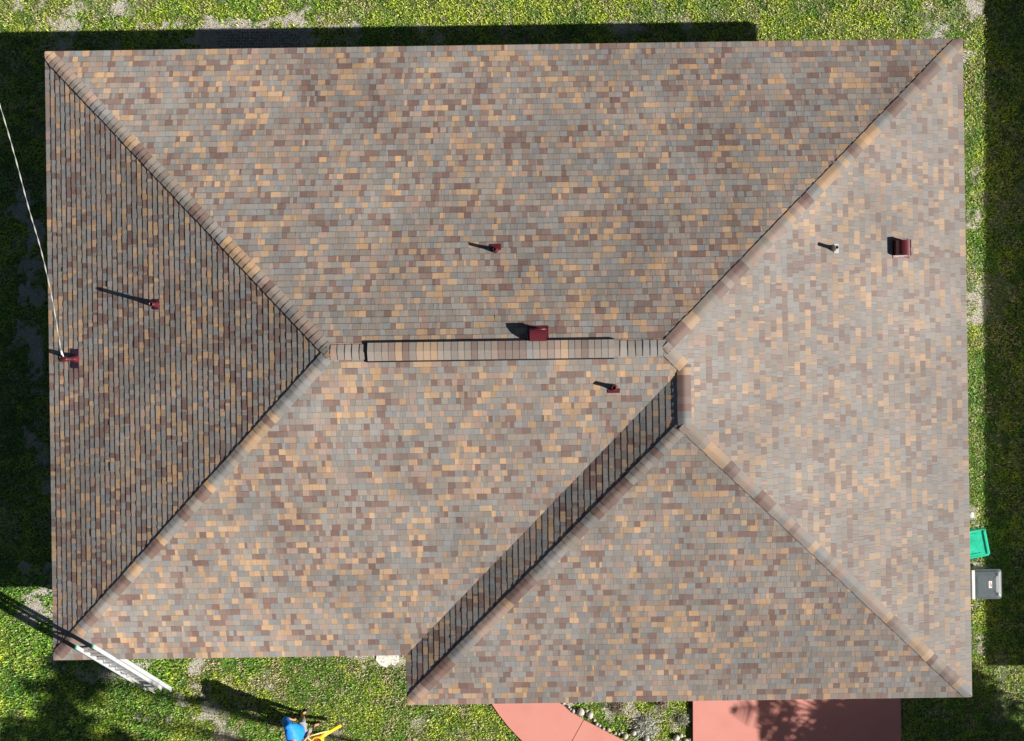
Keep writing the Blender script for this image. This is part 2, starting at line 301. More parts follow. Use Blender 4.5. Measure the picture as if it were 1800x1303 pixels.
EX = .1302
names = {'N': 'north', 'W': 'west'}
slope_labels = {'N': 'large top roof slope running the full width of the house', 'W': 'dark left triangular roof slope facing away from the sun', 'M': 'lower middle roof slope left of the shaded valley strip',
                'E': 'pale sunlit right roof slope', 'V': 'narrow dark strip of roof slope between valley and hip', 'S': 'lower right triangular roof slope above the driveway'}
for si, (k, org, sv, iv, pm, polys) in enumerate(slopes):
    r = random.Random(100 + si); mb = MB(); polys = [ccw(p) for p in polys]
    allp = [p for po in polys for p in po]
    smin = min(p[0] * sv[0] + p[1] * sv[1] for p in allp); smax = max(p[0] * sv[0] + p[1] * sv[1] for p in allp)
    dmax = max((p[0] - org[0]) * iv[0] + (p[1] - org[1]) * iv[1] for p in allp)
    nj = int(dmax / EX) + 1
    for j in range(nj):
        wob = 0; d0 = j * EX - (.012 if j == 0 else 0); d1 = (j + 1) * EX + .006
        s_ = smin - r.uniform(0, .3); prev = None; raised = r.random() < .5; cphase = r.uniform(0, 50)
        while s_ < smax:
            wd = r.choice((.075, .10, .125, .15, .15, .19)) * r.uniform(.85, 1.15) if raised else r.choice((.05, .075, .10, .13, .17)) * r.uniform(.85, 1.15)
            s2 = s_ + wd; prev, colr = pick(r, prev, .14, (s_ + si * 31, d0 + si * 17)); colr = tuple(x * .78 + y * .24 for x, y in zip(colr, (.335, .298, .275))) if k == 'E' else colr; jt = r.uniform(-.0035, .0035)  # east slope: sunlit haze put into the shingle colours, paler and flatter
            th = ((.0120 if raised else .0088) if k != 'V' else (.0088 if raised else .0074)) + r.uniform(-.001, .001); thk = .85
            if r.random() < .006: th += .006
            if raised and r.random() < .75 or not raised: raised = not raised
            def pt(s, d): return (org[0] * abs(iv[0]) + s * sv[0] + d * iv[0], org[1] * abs(iv[1]) + s * sv[1] + d * iv[1])
            g = .0015
            quad = ccw([pt(s_ + g, d0 + jt), pt(s2 - g, d0 + jt), pt(s2 - g, d1), pt(s_ + g, d1)])
            s_p = s_; s_ = s2; bw = r.uniform(.008, .015); bf = (.70 if k != 'E' else .88) * r.uniform(.85, 1.2)  # bf lightens the east slope's print band, painting in the sun's wash-out
            for po in polys:
                # quick reject
                cl = clip(quad, po) if j > 0 else clip([(q[0], q[1]) for q in quad], po)
                if j == 0 and len(cl) >= 3:                         # let the first course hang over the eave a little
                    cl = [((q[0] - iv[0] * .014) if abs((q[0] - org[0]) * iv[0] + (q[1] - org[1]) * iv[1]) < 1e-6 else q[0], (q[1] - iv[1] * .014) if abs((q[0] - org[0]) * iv[0] + (q[1] - org[1]) * iv[1]) < 1e-6 else q[1]) for q in cl]
                if len(cl) < 3: continue
                tops = []
                for q in cl:
                    d = (q[0] - org[0]) * iv[0] + (q[1] - org[1]) * iv[1]
                    tops.append((q[0], q[1], EAVE + pm * d + th * (1 - thk * (d - d0) / EX)))
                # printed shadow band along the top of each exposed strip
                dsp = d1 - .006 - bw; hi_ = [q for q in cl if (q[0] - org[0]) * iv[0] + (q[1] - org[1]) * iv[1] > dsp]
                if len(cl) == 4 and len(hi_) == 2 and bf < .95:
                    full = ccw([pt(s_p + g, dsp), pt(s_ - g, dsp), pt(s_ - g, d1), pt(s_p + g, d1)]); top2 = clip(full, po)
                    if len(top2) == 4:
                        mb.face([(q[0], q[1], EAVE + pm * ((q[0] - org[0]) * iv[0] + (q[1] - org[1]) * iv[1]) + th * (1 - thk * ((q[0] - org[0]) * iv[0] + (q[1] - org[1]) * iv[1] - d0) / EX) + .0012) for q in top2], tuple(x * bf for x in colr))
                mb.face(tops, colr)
                nn_ = len(cl)
                dk = tuple(x * .8 for x in colr)
                for i in range(nn_):
                    p_, q_ = tops[i], tops[(i + 1) % nn_]
                    mb.face([(p_[0], p_[1], p_[2] - .016), (q_[0], q_[1], q_[2] - .016), q_, p_], dk)
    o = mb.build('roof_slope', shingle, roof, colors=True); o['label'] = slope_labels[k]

# ridge and hip caps: overlapping bent pieces
def caps(A, Bp, kA, kB, hw=.134, exp=.15, lift=.0075, start=0.0, seed=0, label=None, name='hip_cap', ends=(0, 0)):
    """line A (low) -> B (high) in plan; kA slope on the left side of the direction, kB on the right"""
    k_bm = (kA, kB) == ('W', 'M'); r = random.Random(seed); mb = MB(); A = Vector(A); Bp = Vector(Bp); D = Bp - A; Ln = D.length; t = D / Ln; nl = Vector((-t.y, t.x))
    def z(s, o):
        q = A + t * s; zc = zroof(kA, q.x, q.y)
        ql = q + nl * o; zz = zroof(kA if o >= 0 else kB, ql.x, ql.y)
        rad = .035; soft = (math.sqrt(o * o + rad * rad) - rad) / max(abs(o), 1e-6) if abs(o) > 1e-6 else 0
        return zc + (zz - zc) * (soft if abs(o) > 1e-6 else 0) + .009
    s = start; i = 0; offs = [-1, -.72, -.42, -.2, 0, .2, .42, .72, 1]; prev = None
    while s < Ln - ends[1]:
        e = min(s + exp * r.uniform(.93, 1.07), Ln + .03); prev, cl = pick(r, prev, .45); h = hw * r.uniform(.96, 1.05); sk = r.uniform(-.006, .006)
        rows = []
        for (ss, lf) in ((s, lift + r.uniform(0, .004)), (e + .012, .001)):
            row = []
            for f in offs:
                q = A + t * (ss + sk * f) + nl * (f * h); qc = Vector((min(max(q.x, aW - .012), aE + .012), min(max(q.y, (bM if k_bm else bS) - .012), bN + .012)))
                if (kA, kB) == ('V', 'S') and q.x < aV - .012: qc.x = max(qc.x, aV - .012); qc.y = max(q.y, bS - .012)
                d_ = qc - A; row.append((qc.x, qc.y, z(d_.dot(t), d_.dot(nl)) + lf * (1 - .25 * abs(f))))
            rows.append(row)
        mb.grid(rows, col=cl, smooth=True)
        dk = tuple(x * .75 for x in cl)
        lo = [(p[0], p[1], p[2] - .03) for p in rows[0]]; mb.grid([lo, rows[0]], col=dk, smooth=False)
        for side in (0, -1):
            p, q = rows[0][side], rows[1][side]; a_, b_ = (p, q) if side == 0 else (q, p)
            mb.face([(a_[0], a_[1], a_[2] - .035), a_, b_, (b_[0], b_[1], b_[2] - .035)][::-1], dk)
        s = e; i += 1
    o = mb.build(name, shingle, roof, colors=True)
    if label: o['label'] = label
    return o
def off(p, q, d): v = (Vector(q) - Vector(p)).normalized(); return tuple(Vector(p) - v * d)
caps(TL, RW, 'N', 'W', seed=1, lift=.009, label='hip cap from the upper left corner to the main ridge')
caps(BL, RW, 'W', 'M', seed=2, label='hip cap from the lower left corner to the main ridge')
caps(TR, RE, 'E', 'N', seed=3, label='hip cap from the upper right corner to the main ridge')
caps(BR, WS, 'S', 'E', seed=4, start=.08, label='hip cap from the lower right corner')
caps(WLc, WS, 'V', 'S', seed=5, label='hip cap below the dark strip of roof')
caps(WN, RE, 'M', 'E', seed=6, lift=.014, label='short hip cap at the right end of the main ridge')
caps(WS, WN, 'V', 'E', seed=7, lift=.014, hw=.14, name='ridge_cap', label='short upright ridge cap above the dark strip')
caps(RW, RE, 'N', 'M', seed=8, lift=.016, hw=.16, name='ridge_cap', label='cap shingles along the main ridge')
# ridge vent
rz = zroof('N', 0, RW[1])
def ridge_vent():
    mb = MB(); a0, a1 = -2.80, 2.21; b0 = RW[1]; hw = .185; n_ = 8
    prof = [(-1, -m * hw * 1.0), (-.6, -m * hw * .55), (-.2, -.012), (0, 0), (.2, -.012), (.6, -m * hw * .55), (1, -m * hw)]
    zb = rz + .062
    hb = hw + .029
    # black baffle box
    rows = [[(x, b0 + f * hb, zb + dz - .02) for f, dz in prof] for x in (a0 - .03, a1 - .0)]
    mb.grid(rows, smooth=False, mi=1)
    for f, dz in (prof[0], prof[-1]):
        mb.face([(a0 - .03, b0 + f * hb, zb + dz - .02), (a1, b0 + f * hb, zb + dz - .02), (a1, b0 + f * hb, zb + dz - .11), (a0 - .03, b0 + f * hb, zb + dz - .11)], mi=1)
    for x in (a0 - .03, a1):
        mb.face([(x, b0 + f * hb, zb + dz - .02) for f, dz in prof] + [(x, b0 + hb, zb - m * hw - .12), (x, b0 - hb, zb - m * hw - .12)], mi=1)
    r = random.Random(50); x = a0; prev = None
    while x < a1:
        e = min(x + .142 * r.uniform(.9, 1.1), a1); prev, cl = pick(r, prev, .4); cl = tuple(v * .8 + y * .28 for v, y in zip(cl, (.27, .235, .21)))
        rows = [[(xx, b0 + f * hw, zb + dz + lf) for f, dz in prof] for xx, lf in ((x, .008), (e + .006, .002))]
        mb.grid(rows, col=cl, mi=0, smooth=False); mb.grid([[(p[0], p[1], p[2] - .02) for p in rows[0]], rows[0]], col=cl, mi=0, smooth=False)
        for side in (0, -1):
            p, q = rows[0][side], rows[1][side]; mb.face([(p[0], p[1], p[2] - .016), p, q, (q[0], q[1], q[2] - .016)], cl)
        x = e
    o = mb.build('ridge_vent', [shingle, blackp], roof, colors=True); o['label'] = 'long raised ridge vent with black edges on the main ridge'
ridge_vent()

def slope_frame(k, a, b):                                         # origin on the slope, x = up-slope in plan, z = normal-ish vertical
    s = SL[k]; up = Vector((s[3][0], s[3][1], s[4])).normalized(); side = Vector((s[2][0], s[2][1], 0)); nrm = side.cross(up)
    if nrm.z < 0: side = -side; nrm = side.cross(up)
    return Vector((a, b, zroof(k, a, b))), up, side, nrm.normalized()
def plane_pt(k, px, py):                                          # photo pixel -> point on a roof slope, in house coordinates
    z = EAVE + 1
    for _ in range(12):
        p = P(px, py, z); a, b = world2loc(p.x, p.y); z = zroof(k, a, b)
    return a, b
def flange(mb, k, a, b, up0, up1, w2, th=.012, mi=0, w3=None):
    o, up, side, nrm = slope_frame(k, a, b); w3 = w3 or w2
    c = [o + up * up0 - side * w2, o + up * up0 + side * w2, o + up * up1 + side * w3, o + up * up1 - side * w3]
    lo = [q + nrm * .004 for q in c]; hi = [q + nrm * (th + .006) for q in c]
    mb.face(hi, mi=mi)
    for i in range(4): mb.face([lo[i], lo[(i + 1) % 4], hi[(i + 1) % 4], hi[i]], mi=mi)
def pipe_vent(k, px, py, h, rad, mats, down=.13, up_=.03, w2=.1, label=None, cone=True):
    a, b = plane_pt(k, px, py); mb = MB(); flange(mb, k, a, b, -down, up_, w2, mi=0)
    o, up, side, nrm = slope_frame(k, a, b); Z = Vector((0, 0, 1))
    if cone: mb.tube([o - Z * .02, o + Z * .05, o + Z * .10, o + Z * .13], [rad * 2.0, rad * 1.7, rad * 1.25, rad * 1.15], 20, mi=0, caps=False)
    n_ = 20; ring = lambda r_, z_: [o + Vector((math.cos(2 * math.pi * i / n_) * r_, math.sin(2 * math.pi * i / n_) * r_, z_)) for i in range(n_)]
    mb.grid([ring(rad, -.03), ring(rad, h), ring(rad * .8, h + .001), ring(rad * .8, h - .12)], True, mi=1)
    mb.face(ring(rad * .8, h - .118), mi=2)
    ob = mb.build('vent_pipe', mats, roof); ob['label'] = label; return ob
pvc = mat('maroon_pipe', (.09, .016, .022), .3, .5, coat=.4); greyp = mat('grey_pipe', (.35, .35, .34), .4, .5)
pipe_vent('W', 275, 535.5, .33, .042, [redm, pvc, darkin], .07, .06, .11, 'maroon vent pipe with a long thin shadow on the dark left slope')
pipe_vent('N', 871, 440, .27, .036, [redm, pvc, darkin], .135, -.0, .115, 'maroon vent pipe in the middle of the top slope')
pipe_vent('M', 1079, 681, .27, .042, [redm, pvc, darkin], .12, -.02, .125, 'maroon vent pipe below the right end of the ridge vent')
pipe_vent('E', 1465, 437, .33, .04, [leadm, greyp, darkin], .12, .0, .1, 'vent pipe with bare metal flashing on the right slope')
def box_vent(k, px, py, wd, ln, ht, label):
    """hooded vent: a curved back that rises from the up-slope side to a tall open front"""
    a, b = plane_pt(k, px, py); mb = MB(); flange(mb, k, a, b, -ln / 2 - .07, ln / 2 + .02, wd / 2 + .05, mi=0)
    o, up, side, nrm = slope_frame(k, a, b); Z = Vector((0, 0, 1)); prof = []; n_ = 10
    for i in range(n_ + 1):
        t = math.pi / 2 * i / n_; prof.append((ln / 2 * 1.0 - ln * (1 - math.cos(t)) * .92, ht * math.sin(t)))
    prof.append((-ln / 2, ht * .98)); prof.append((-ln / 2, ht * .72))
    def q(u, h, s_): p = o + up * u + side * s_; return Vector((p.x, p.y, p.z)) + Z * h
    for sgn, wdt in ((1, wd / 2),):
        mb.grid([[q(u, h, -wdt) for u, h in prof], [q(u, h, wdt) for u, h in prof]], smooth=True)
    for s_ in (-wd / 2, wd / 2):
        mb.face([q(u, h, s_) for u, h in prof] + [q(-ln / 2 + .02, -.01, s_), q(ln / 2, -.01, s_)])
    mb.face([q(-ln / 2 + .03, -.01, -wd / 2), q(-ln / 2 + .03, -.01, wd / 2), q(-ln / 2 + .03, ht * .9, wd / 2), q(-ln / 2 + .03, ht * .9, -wd / 2)], mi=1)
    # rolled lip along the front edge
    mb.tube([q(-ln / 2, ht * .98, -wd / 2 - .008), q(-ln / 2, ht * .98, wd / 2 + .008)], .012, 8)
    for s_ in (-wd / 2 - .03, wd / 2 + .03): mb.tube([q(-ln / 2 - .03, .0, s_), q(-ln / 2 - .03, .03, s_)], .012, 8)
    ob = mb.build('roof_vent', [redm, darkin], roof); ob['label'] = label
box_vent('N', 946, 590, .33, .27, .25, 'glossy maroon hooded roof vent just above the ridge vent')
box_vent('E', 1582, 437, .33, .34, .32, 'maroon hooded roof vent on the pale right slope')

# service mast on the left slope (child of the house)
a, b = plane_pt('W', 134, 631); o_, up, side, nrm = slope_frame('W', a, b); Z = Vector((0, 0, 1))
mast = MB(); mast.tube([o_ - Z * .3, o_ + Z * .55], .036, 16, caps=True); mo = mast.build('service_mast', redm, house); mo['label'] = 'maroon service mast near the left eave'
fl = MB(); flange(fl, 'W', a, b, -.12, .08, .21, mi=0); fl.build('flashing', mat('dark_flashing', (.045, .022, .045), .4), mo)
bt = MB(); bt.tube([o_ - Z * .02, o_ + Z * .05, o_ + Z * .10, o_ + Z * .16, o_ + Z * .17], [.095, .09, .06, .05, .04], 18); bt.build('boot', redm, mo)
top = o_ + Z * .55; wh = MB()
rows = []; ax = Vector((-1, -.05, -.25)).normalized(); u_ = Vector((0, 1, 0)); v_ = ax.cross(u_)
for (s_, rr) in ((-.07, .01), (-.06, .035), (-.02, .055), (.05, .062), (.11, .05), (.15, .03)):
    rows.append([top + Z * .01 + ax * s_ + (u_ * math.cos(2 * math.pi * i / 14) + v_ * math.sin(2 * math.pi * i / 14)) * rr for i in range(14)])
wh.grid(rows, True, caps=True); wh.build('weatherhead', redm, mo)
wirem = mat('white_insulator', (.8, .78, .72), .35, .5); blackw = mat('black_wire', (.015, .015, .017), .5)
cl = MB(); cl.tube([top - Z * .15 + Vector((-.04, 0, 0)), top - Z * .12 + Vector((-.09, .05, 0)), top - Z * .1 + Vector((-.10, .12, .02))], .013, 8); cl.tube([top - Z * .1 + Vector((-.10, .10, .02)), top - Z * .09 + Vector((-.12, .19, .03))], .022, 10)
cl.build('insulator', wirem, mo)
lp = MB()
for k_ in range(3):
    e_ = top + Vector((-.15, -.01 + .02 * k_, -.04)); lp.tube([e_, e_ + Vector((-.07, .02, -.09)), e_ + Vector((-.04, .10, -.10)), top + Vector((-.13, .2 + .03 * k_, -.06))], .006, 6)
lp.build('drip_loop', blackw, mo)
hwm = house.matrix_world if False else (Matrix.Translation(HO) @ Matrix.Rotation(TH, 4, 'Z'))
mast_top = hwm @ (top + Vector((-.12, .19, -.06)))
# overhead cable to a pole out in the yard beyond the frame
pts = [mast_top]
polep = P(-560, -1500, 0); polep = Vector((polep.x, polep.y, 0)); pt_top = Vector((polep.x + .2, polep.y - .2, 7.6))
for (px, py, z) in ((92, 528, 3.42), (72, 440, 3.50), (50, 365, 3.62), (26, 275, 3.78), (-2, 180, 4.0), (-60, 0, 4.5)): pts.append(P(px, py, z))
pts.append((pts[-1] + pt_top) / 2 + Vector((0, 0, -.3))); pts.append(pt_top)
# smooth with Catmull-Rom
def cr(pts, n=8):
    out_ = []
    for i in range(len(pts) - 1):
        p0, p1, p2, p3 = pts[max(i - 1, 0)], pts[i], pts[i + 1], pts[min(i + 2, len(pts) - 1)]
        for k in range(n):
            t = k / n; out_.append(.5 * ((2 * p1) + (p2 - p0) * t + (2 * p0 - 5 * p1 + 4 * p2 - p3) * t * t + (3 * p1 - p0 - 3 * p2 + p3) * t ** 3))
    out_.append(pts[-1]); return out_
sp = cr(pts); mb = MB(); mb.tube(sp, .007, 8, mi=0)
for ph in (0, math.pi):                                           # two conductors twisted about the bare messenger
    q_ = []
    for i in range(len(sp) - 1):
        for k in range(4):
            s_ = (i * 4 + k); p = sp[i].lerp(sp[i + 1], k / 4); q_.append(p + Vector((math.cos(s_ * .35 + ph), math.sin(s_ * .35 + ph) * .3, math.sin(s_ * .35 + ph))) * .010)
    mb.tube(q_, .005, 5, mi=0)
tag(mb.build('overhead_cable', [mat('pale_cable', (.33, .33, .31), .5, .4, metal=.1)]), label='thin pale twisted overhead cable running up from the maroon mast', cat='cable')
mb = MB(); mb.tube([polep - Z * .3, polep + Z * 8.4], [.16, .11], 14); wood = mat('pole_wood', (.16, .11, .07), .9, .1, noise=.2, nscale=8)
pl = mb.build('pole_shaft', wood); pe = empty('utility_pole', polep, label='wooden utility pole carrying the overhead cable', cat='utility pole'); pl.parent = pe; pl.location = -polep
mb = MB(); mb.box((0, 0, 7.8), (1.8, .1, .12), Matrix.Rotation(.6, 3, 'Z')); mb.build('crossarm', wood, pe)

# ------------------------------------------------------------------ extension ladder
alu = mat('aluminium', (.44, .455, .48), .45, .5, metal=.15, noise=.08, nscale=12); grn = mat('green_end_cap', (.12, .5, .3), .4, .4)
L0 = P(287, 1217, 0); Lt = P(150.5, 1134, 3.5); dirL = (Lt - L0); LEN = dirL.length; dirL.normalize()
xr = Vector((1, 0, 0)); xr = (xr - dirL * xr.dot(dirL)).normalized(); nl_ = dirL.cross(xr).normalized()
if nl_.z < 0: nl_ = -nl_
ladder = empty('extension_ladder', L0, label='silver aluminium extension ladder with green tips leaning on the lower left eave', cat='ladder')
M3 = Matrix((xr, nl_, dirL)).transposed()
def chan(mb, x, y, s0, s1, web=.085, sgn=1):                      # C-section rail
    for (cx_, cy_, sx, sy) in ((x, y, .006, web), (x + sgn * .008, y + web / 2 - .002, .02, .005), (x + sgn * .008, y - web / 2 + .002, .02, .005)):
        mb.box(M3 @ Vector((cx_, cy_, (s0 + s1) / 2)), (sx, sy, s1 - s0), M3)
def ladder_part(name, hw, y, s0, s1, r0, web):
    for sgn in (-1, 1):
        mb = MB(); chan(mb, sgn * hw, y, s0, s1, web, sgn); mb.build(name, alu, ladder)
    s_ = r0
    while s_ < s1 - .05:
        mb = MB(); mb.box(M3 @ Vector((0, y, s_)), (hw * 2 - .01, .036, .036), M3); mb.build('rung', alu, ladder); s_ += .305
ladder_part('base_rail', .222, -.045, .02, LEN * .74, .28, .095)
ladder_part('fly_rail', .19, .045, LEN * .13, LEN, LEN * .13 + .17 - ((LEN * .13 + .17 - .28 - .144) % .305) + .305, .085)
for sgn in (-1, 1):
    mb = MB(); mb.box(M3 @ Vector((sgn * .19, .045, LEN + .02)), (.03, .08, .045), M3); mb.build('end_cap', grn, ladder)
    mb = MB(); mb.box(M3 @ Vector((sgn * .225, -.04, -.0)) , (.05, .09, .06), None); mb.build('foot', mat('ladder_foot_rubber', (.05, .05, .05), .8), ladder)
mb = MB(); mb.tube([M3 @ Vector((-.06, .09, LEN * .5)), M3 @ Vector((-.06, .1, .35)), M3 @ Vector((-.03, .1, .3)), M3 @ Vector((-.02, .09, LEN * .45))], .006, 6); mb.build('rope', mat('rope', (.6, .58, .5), .9), ladder)

# ------------------------------------------------------------------ bins
def rrect(w_, h_, r_, n_=5):
    pts_ = []
    for (cx_, cy_, a0) in ((w_ / 2 - r_, h_ / 2 - r_, 0), (-w_ / 2 + r_, h_ / 2 - r_, 90), (-w_ / 2 + r_, -h_ / 2 + r_, 180), (w_ / 2 - r_, -h_ / 2 + r_, 270)):
        for i in range(n_ + 1): t = R(a0 + 90 * i / n_); pts_.append((cx_ + math.cos(t) * r_, cy_ + math.sin(t) * r_))
    return pts_
def loft(mb, secs, mi=0, caps=True, smooth=True):                 # secs: (w, h, r, z, ox)
    mb.grid([[(x + s_[4], y, s_[3]) for x, y in rrect(s_[0], s_[1], s_[2])] for s_ in secs], True, mi=mi, smooth=smooth, caps=caps)
def rubbish_bin(name, px, py, rz, bm, lm, label, grey):
    c_ = P(px, py, 1.08); e = empty(name, (c_.x, c_.y, 0), rz, label=label, cat='wheelie bin')
    mb = MB(); loft(mb, [(.46, .48, .05, .06, -.02), (.50, .53, .06, .3, -.01), (.58, .62, .06, .98, 0), (.63, .66, .06, .985, 0), (.63, .66, .06, 1.02, 0)]); mb.build('body', bm, e)
    mb = MB(); W_, H_ = (.74, .72) if grey else (.72, .66)
    loft(mb, [(W_, H_, .07, 1.018, .02), (W_, H_, .07, 1.045, .02), (W_ - .012, H_ - .012, .065, 1.055, .02), (W_ - .05, H_ - .05, .06, 1.057, .02), (W_ - .15, H_ - .13, .08, 1.048 if not grey else 1.085, .02), (W_ - .3, H_ - .28, .08, 1.045 if not grey else 1.098, .02)], smooth=False)
    if grey:
        for y_ in (-.2, .2): mb.box((.06, y_, 1.094), (.24, .018, .012))
    else:
        mb.box((.33, 0, 1.066), (.035, H_ - .1, .02)); 
        for y_ in (-.24, .24): mb.box((-.02, y_, 1.052), (.4, .03, .014))
    lid = mb.build('lid', lm, e)
    if grey:
        hb_ = MB(); hb_.box((-.30, 0, 1.082), (.065, H_ - .03, .045)); hb_.build('hinge_bar', mat('pale_hinge_plastic', (.62, .65, .66), .4, .5), lid)
        for sy in (-1, 1):                                          # moulded arrows in two corners
            mb = MB(); M_ = Matrix.Rotation(sy * R(48), 3, 'Z'); mb.box((.225, sy * .20, 1.093), (.13, .03, .012), M_)
            q0 = Vector((.225, sy * .20, 1.1)); mb.prism([tuple((M_ @ Vector(v))[:2] + Vector(q0[:2])) if False else ((M_ @ Vector(v)).x + q0.x, (M_ @ Vector(v)).y + q0.y) for v in ((.035, -.045, 0), (.095, 0, 0), (.035, .045, 0))], 1.088, 1.1); mb.build('arrow', mat('bin_arrow', (.03, .035, .04), .5), lid)
        mb = MB(); mb.box((.10, 0, 1.1005), (.075, .165, .004)); lb = mb.build('sticker', mat('white_sticker', (.85, .83, .82), .4), lid)
        # small red and black print on the sticker (illegible lines in the photo)
        mb = MB(); mb.box((.11, .0, 1.1035), (.010, .13, .002), mi=0); mb.box((.088, .015, 1.1035), (.007, .10, .002), mi=1); mb.box((.125, -.02, 1.1035), (.006, .08, .002), mi=1)
        mb.build('print', [mat('red_print', (.6, .05, .05), .5), mat('black_print', (.05, .05, .05), .5)], lb)
    mb = MB(); mb.tube([(-.425, -.30, 1.0), (-.425, .30, 1.0)], .018, 10)
    for y_ in (-.30, 0, .30): mb.box((-.37, y_, 1.0), (.12, .03, .03))
    mb.build('handle', mat('pale_handle_plastic', (.5, .53, .54), .4, .5) if grey else bm, e)
    for y_ in (-.26, .26):
        mb = MB(); mb.tube([(-.26, y_ - .03, .12), (-.26, y_ + .03, .12)], .12, 20); wl = mb.build('wheel', mat('wheel_rubber', (.03, .03, .03), .7), e)
greyl = mat('grey_bin_plastic', (.085, .105, .115), .36, .5, noise=.2, nscale=10); greenl = mat('green_bin_plastic', (.025, .46, .29), .25, .6, noise=.35, nscale=5); greenb = mat('dark_green_bin_plastic', (.02, .36, .22), .4, .5)
rubbish_bin('wheelie_bin', 1733, 1027.5, R(1.0), greyl, greyl, 'dark grey lidded wheelie bin with a white sticker beside the right eave', True)
rubbish_bin('wheelie_bin', 1710, 958, R(11), greenb, greenl, 'bright green wheelie bin half hidden under the right eave', False)
# crumpled pale rock near the eave
def rock(name, c_, r_, zf, mt, seed, **k):
    rr = random.Random(seed); mb = MB(); rows = []; off_ = [rr.uniform(.8, 1.2) for _ in range(9)]
    for i in range(6):
        ph = -math.pi / 2 * .55 + (math.pi / 2 * 1.5) * i / 5
        rows.append([(c_.x + math.cos(ph) * r_ * off_[j] * rr.uniform(.95, 1.05) * math.cos(j * math.tau / 9), c_.y + math.cos(ph) * r_ * off_[(j + 3) % 9] * rr.uniform(.95, 1.05) * math.sin(j * math.tau / 9), c_.z + r_ * zf * (math.sin(ph) + .3)) for j in range(9)])
    mb.grid(rows, True, smooth=True, caps=True); o = mb.build(name, mt); tag(o, **k); return o
whites = mat('pale_rock', (.62, .60, .55), .85, .2, col2=(.42, .40, .36), nscale=9, bump=.3, bscale=40)
rock('rock', P(1706, 905, .03), .085, .6, whites, 5, label='pale angular rock on the grass by the right eave above the green bin', cat='rock')
ST = [(981, 1233, 3), (991, 1236, 4.2), (1000, 1243, 2.6), (1008, 1250, 4.4), (1003, 1247, 2.5), (1020.5, 1251.5, 7.6), (1037, 1257, 7.2), (1032, 1250, 4), (1045, 1266, 3.2), (1049, 1273, 3.8), (1054, 1276, 3), (1061, 1281, 3.3), (1070, 1283, 4.2), (1082, 1289, 3.2), (1088, 1290, 3.6), (1099, 1294, 7), (1093, 1288, 3.4), (1114, 1288, 6.5), (1121, 1284, 5), (1136, 1300, 7.5), (1189, 1297, 6.4), (1197, 1293, 4.5), (1206, 1302, 5), (1213, 1300, 3.5)]
sm_ = mat('white_edging_stone', (.50, .48, .44), .85, .2, col2=(.30, .28, .25), nscale=12, bump=.25, bscale=50)
ORD = 'first second third fourth fifth sixth seventh eighth ninth tenth eleventh twelfth thirteenth fourteenth fifteenth sixteenth seventeenth eighteenth'.split()
row1 = sorted([i for i, q in enumerate(ST) if q[0] < 1102], key=lambda i: ST[i][1]); row2 = sorted([i for i, q in enumerate(ST) if q[0] >= 1102], key=lambda i: ST[i][0])
desc = {i: '%s%s white stone from the roof edge in the row beside the walkway' % (ORD[n_], ', large' if ST[i][2] > 6 else ', small') for n_, i in enumerate(row1)}
desc.update({i: '%s white stone from the left along the lower edge of the planting bed' % ORD[n_] for n_, i in enumerate(row2)})
for i, (px, py, r_) in enumerate(ST):
    rr = r_ / 80; rock('edging_stone', P(px, py, .035 if r_ < 5 else .05), rr, .75, sm_, 30 + i, label=desc[i], cat='stone', group='white stones edging the walkway and bed')

# ------------------------------------------------------------------ person with a yellow leaf blower
def skin_body(name, nodes, edges, mt, parent=None, lvl=2, root=0):
    me_ = bpy.data.meshes.new(name); me_.from_pydata([tuple(nn[0]) for nn in nodes], edges, []); o = bpy.data.objects.new(name, me_); COL.objects.link(o)
    mod = o.modifiers.new('skin', 'SKIN'); mod.use_smooth_shade = True
    sk = me_.skin_vertices[0].data if me_.skin_vertices else None
    if sk is None:
        bm_ = None
    for i, nn in enumerate(nodes):
        rr = nn[1]; sk[i].radius = rr if isinstance(rr, tuple) else (rr, rr)
    sk[root].use_root = True
    ss = o.modifiers.new('sub', 'SUBSURF'); ss.levels = lvl; ss.render_levels = lvl
    me_.materials.append(mt)
    if parent: o.parent = parent
    return o
def mk_skin(name, nodes, edges, mt, parent=None, lvl=2, root=0):
    import bmesh
    me_ = bpy.data.meshes.new(name); bm_ = bmesh.new(); ly = bm_.verts.layers.skin.verify()
    vs = []
    for i, (p, rr) in enumerate(nodes):
        v = bm_.verts.new(tuple(p)); v[ly].radius = rr if isinstance(rr, tuple) else (rr, rr); v[ly].use_root = (i == root); vs.append(v)
    for a_, b_ in edges: bm_.edges.new((vs[a_], vs[b_]))
    bm_.to_mesh(me_); bm_.free(); o = bpy.data.objects.new(name, me_); COL.objects.link(o)
    o.modifiers.new('skin', 'SKIN').use_smooth_shade = True; ss = o.modifiers.new('sub', 'SUBSURF'); ss.levels = lvl; ss.render_levels = lvl
    me_.materials.append(mt)
    if parent: o.parent = parent
    return o
FL, FR = P(533, 1252, .0), P(556, 1273, .0); pb = (FL + FR) / 2; pb = Vector((pb.x, pb.y, 0))
def Q(px, py, z): return P(px, py, z) - pb
skinm = mat('skin', (.42, .22, .14), .5, .4, noise=.05); skint = skinm
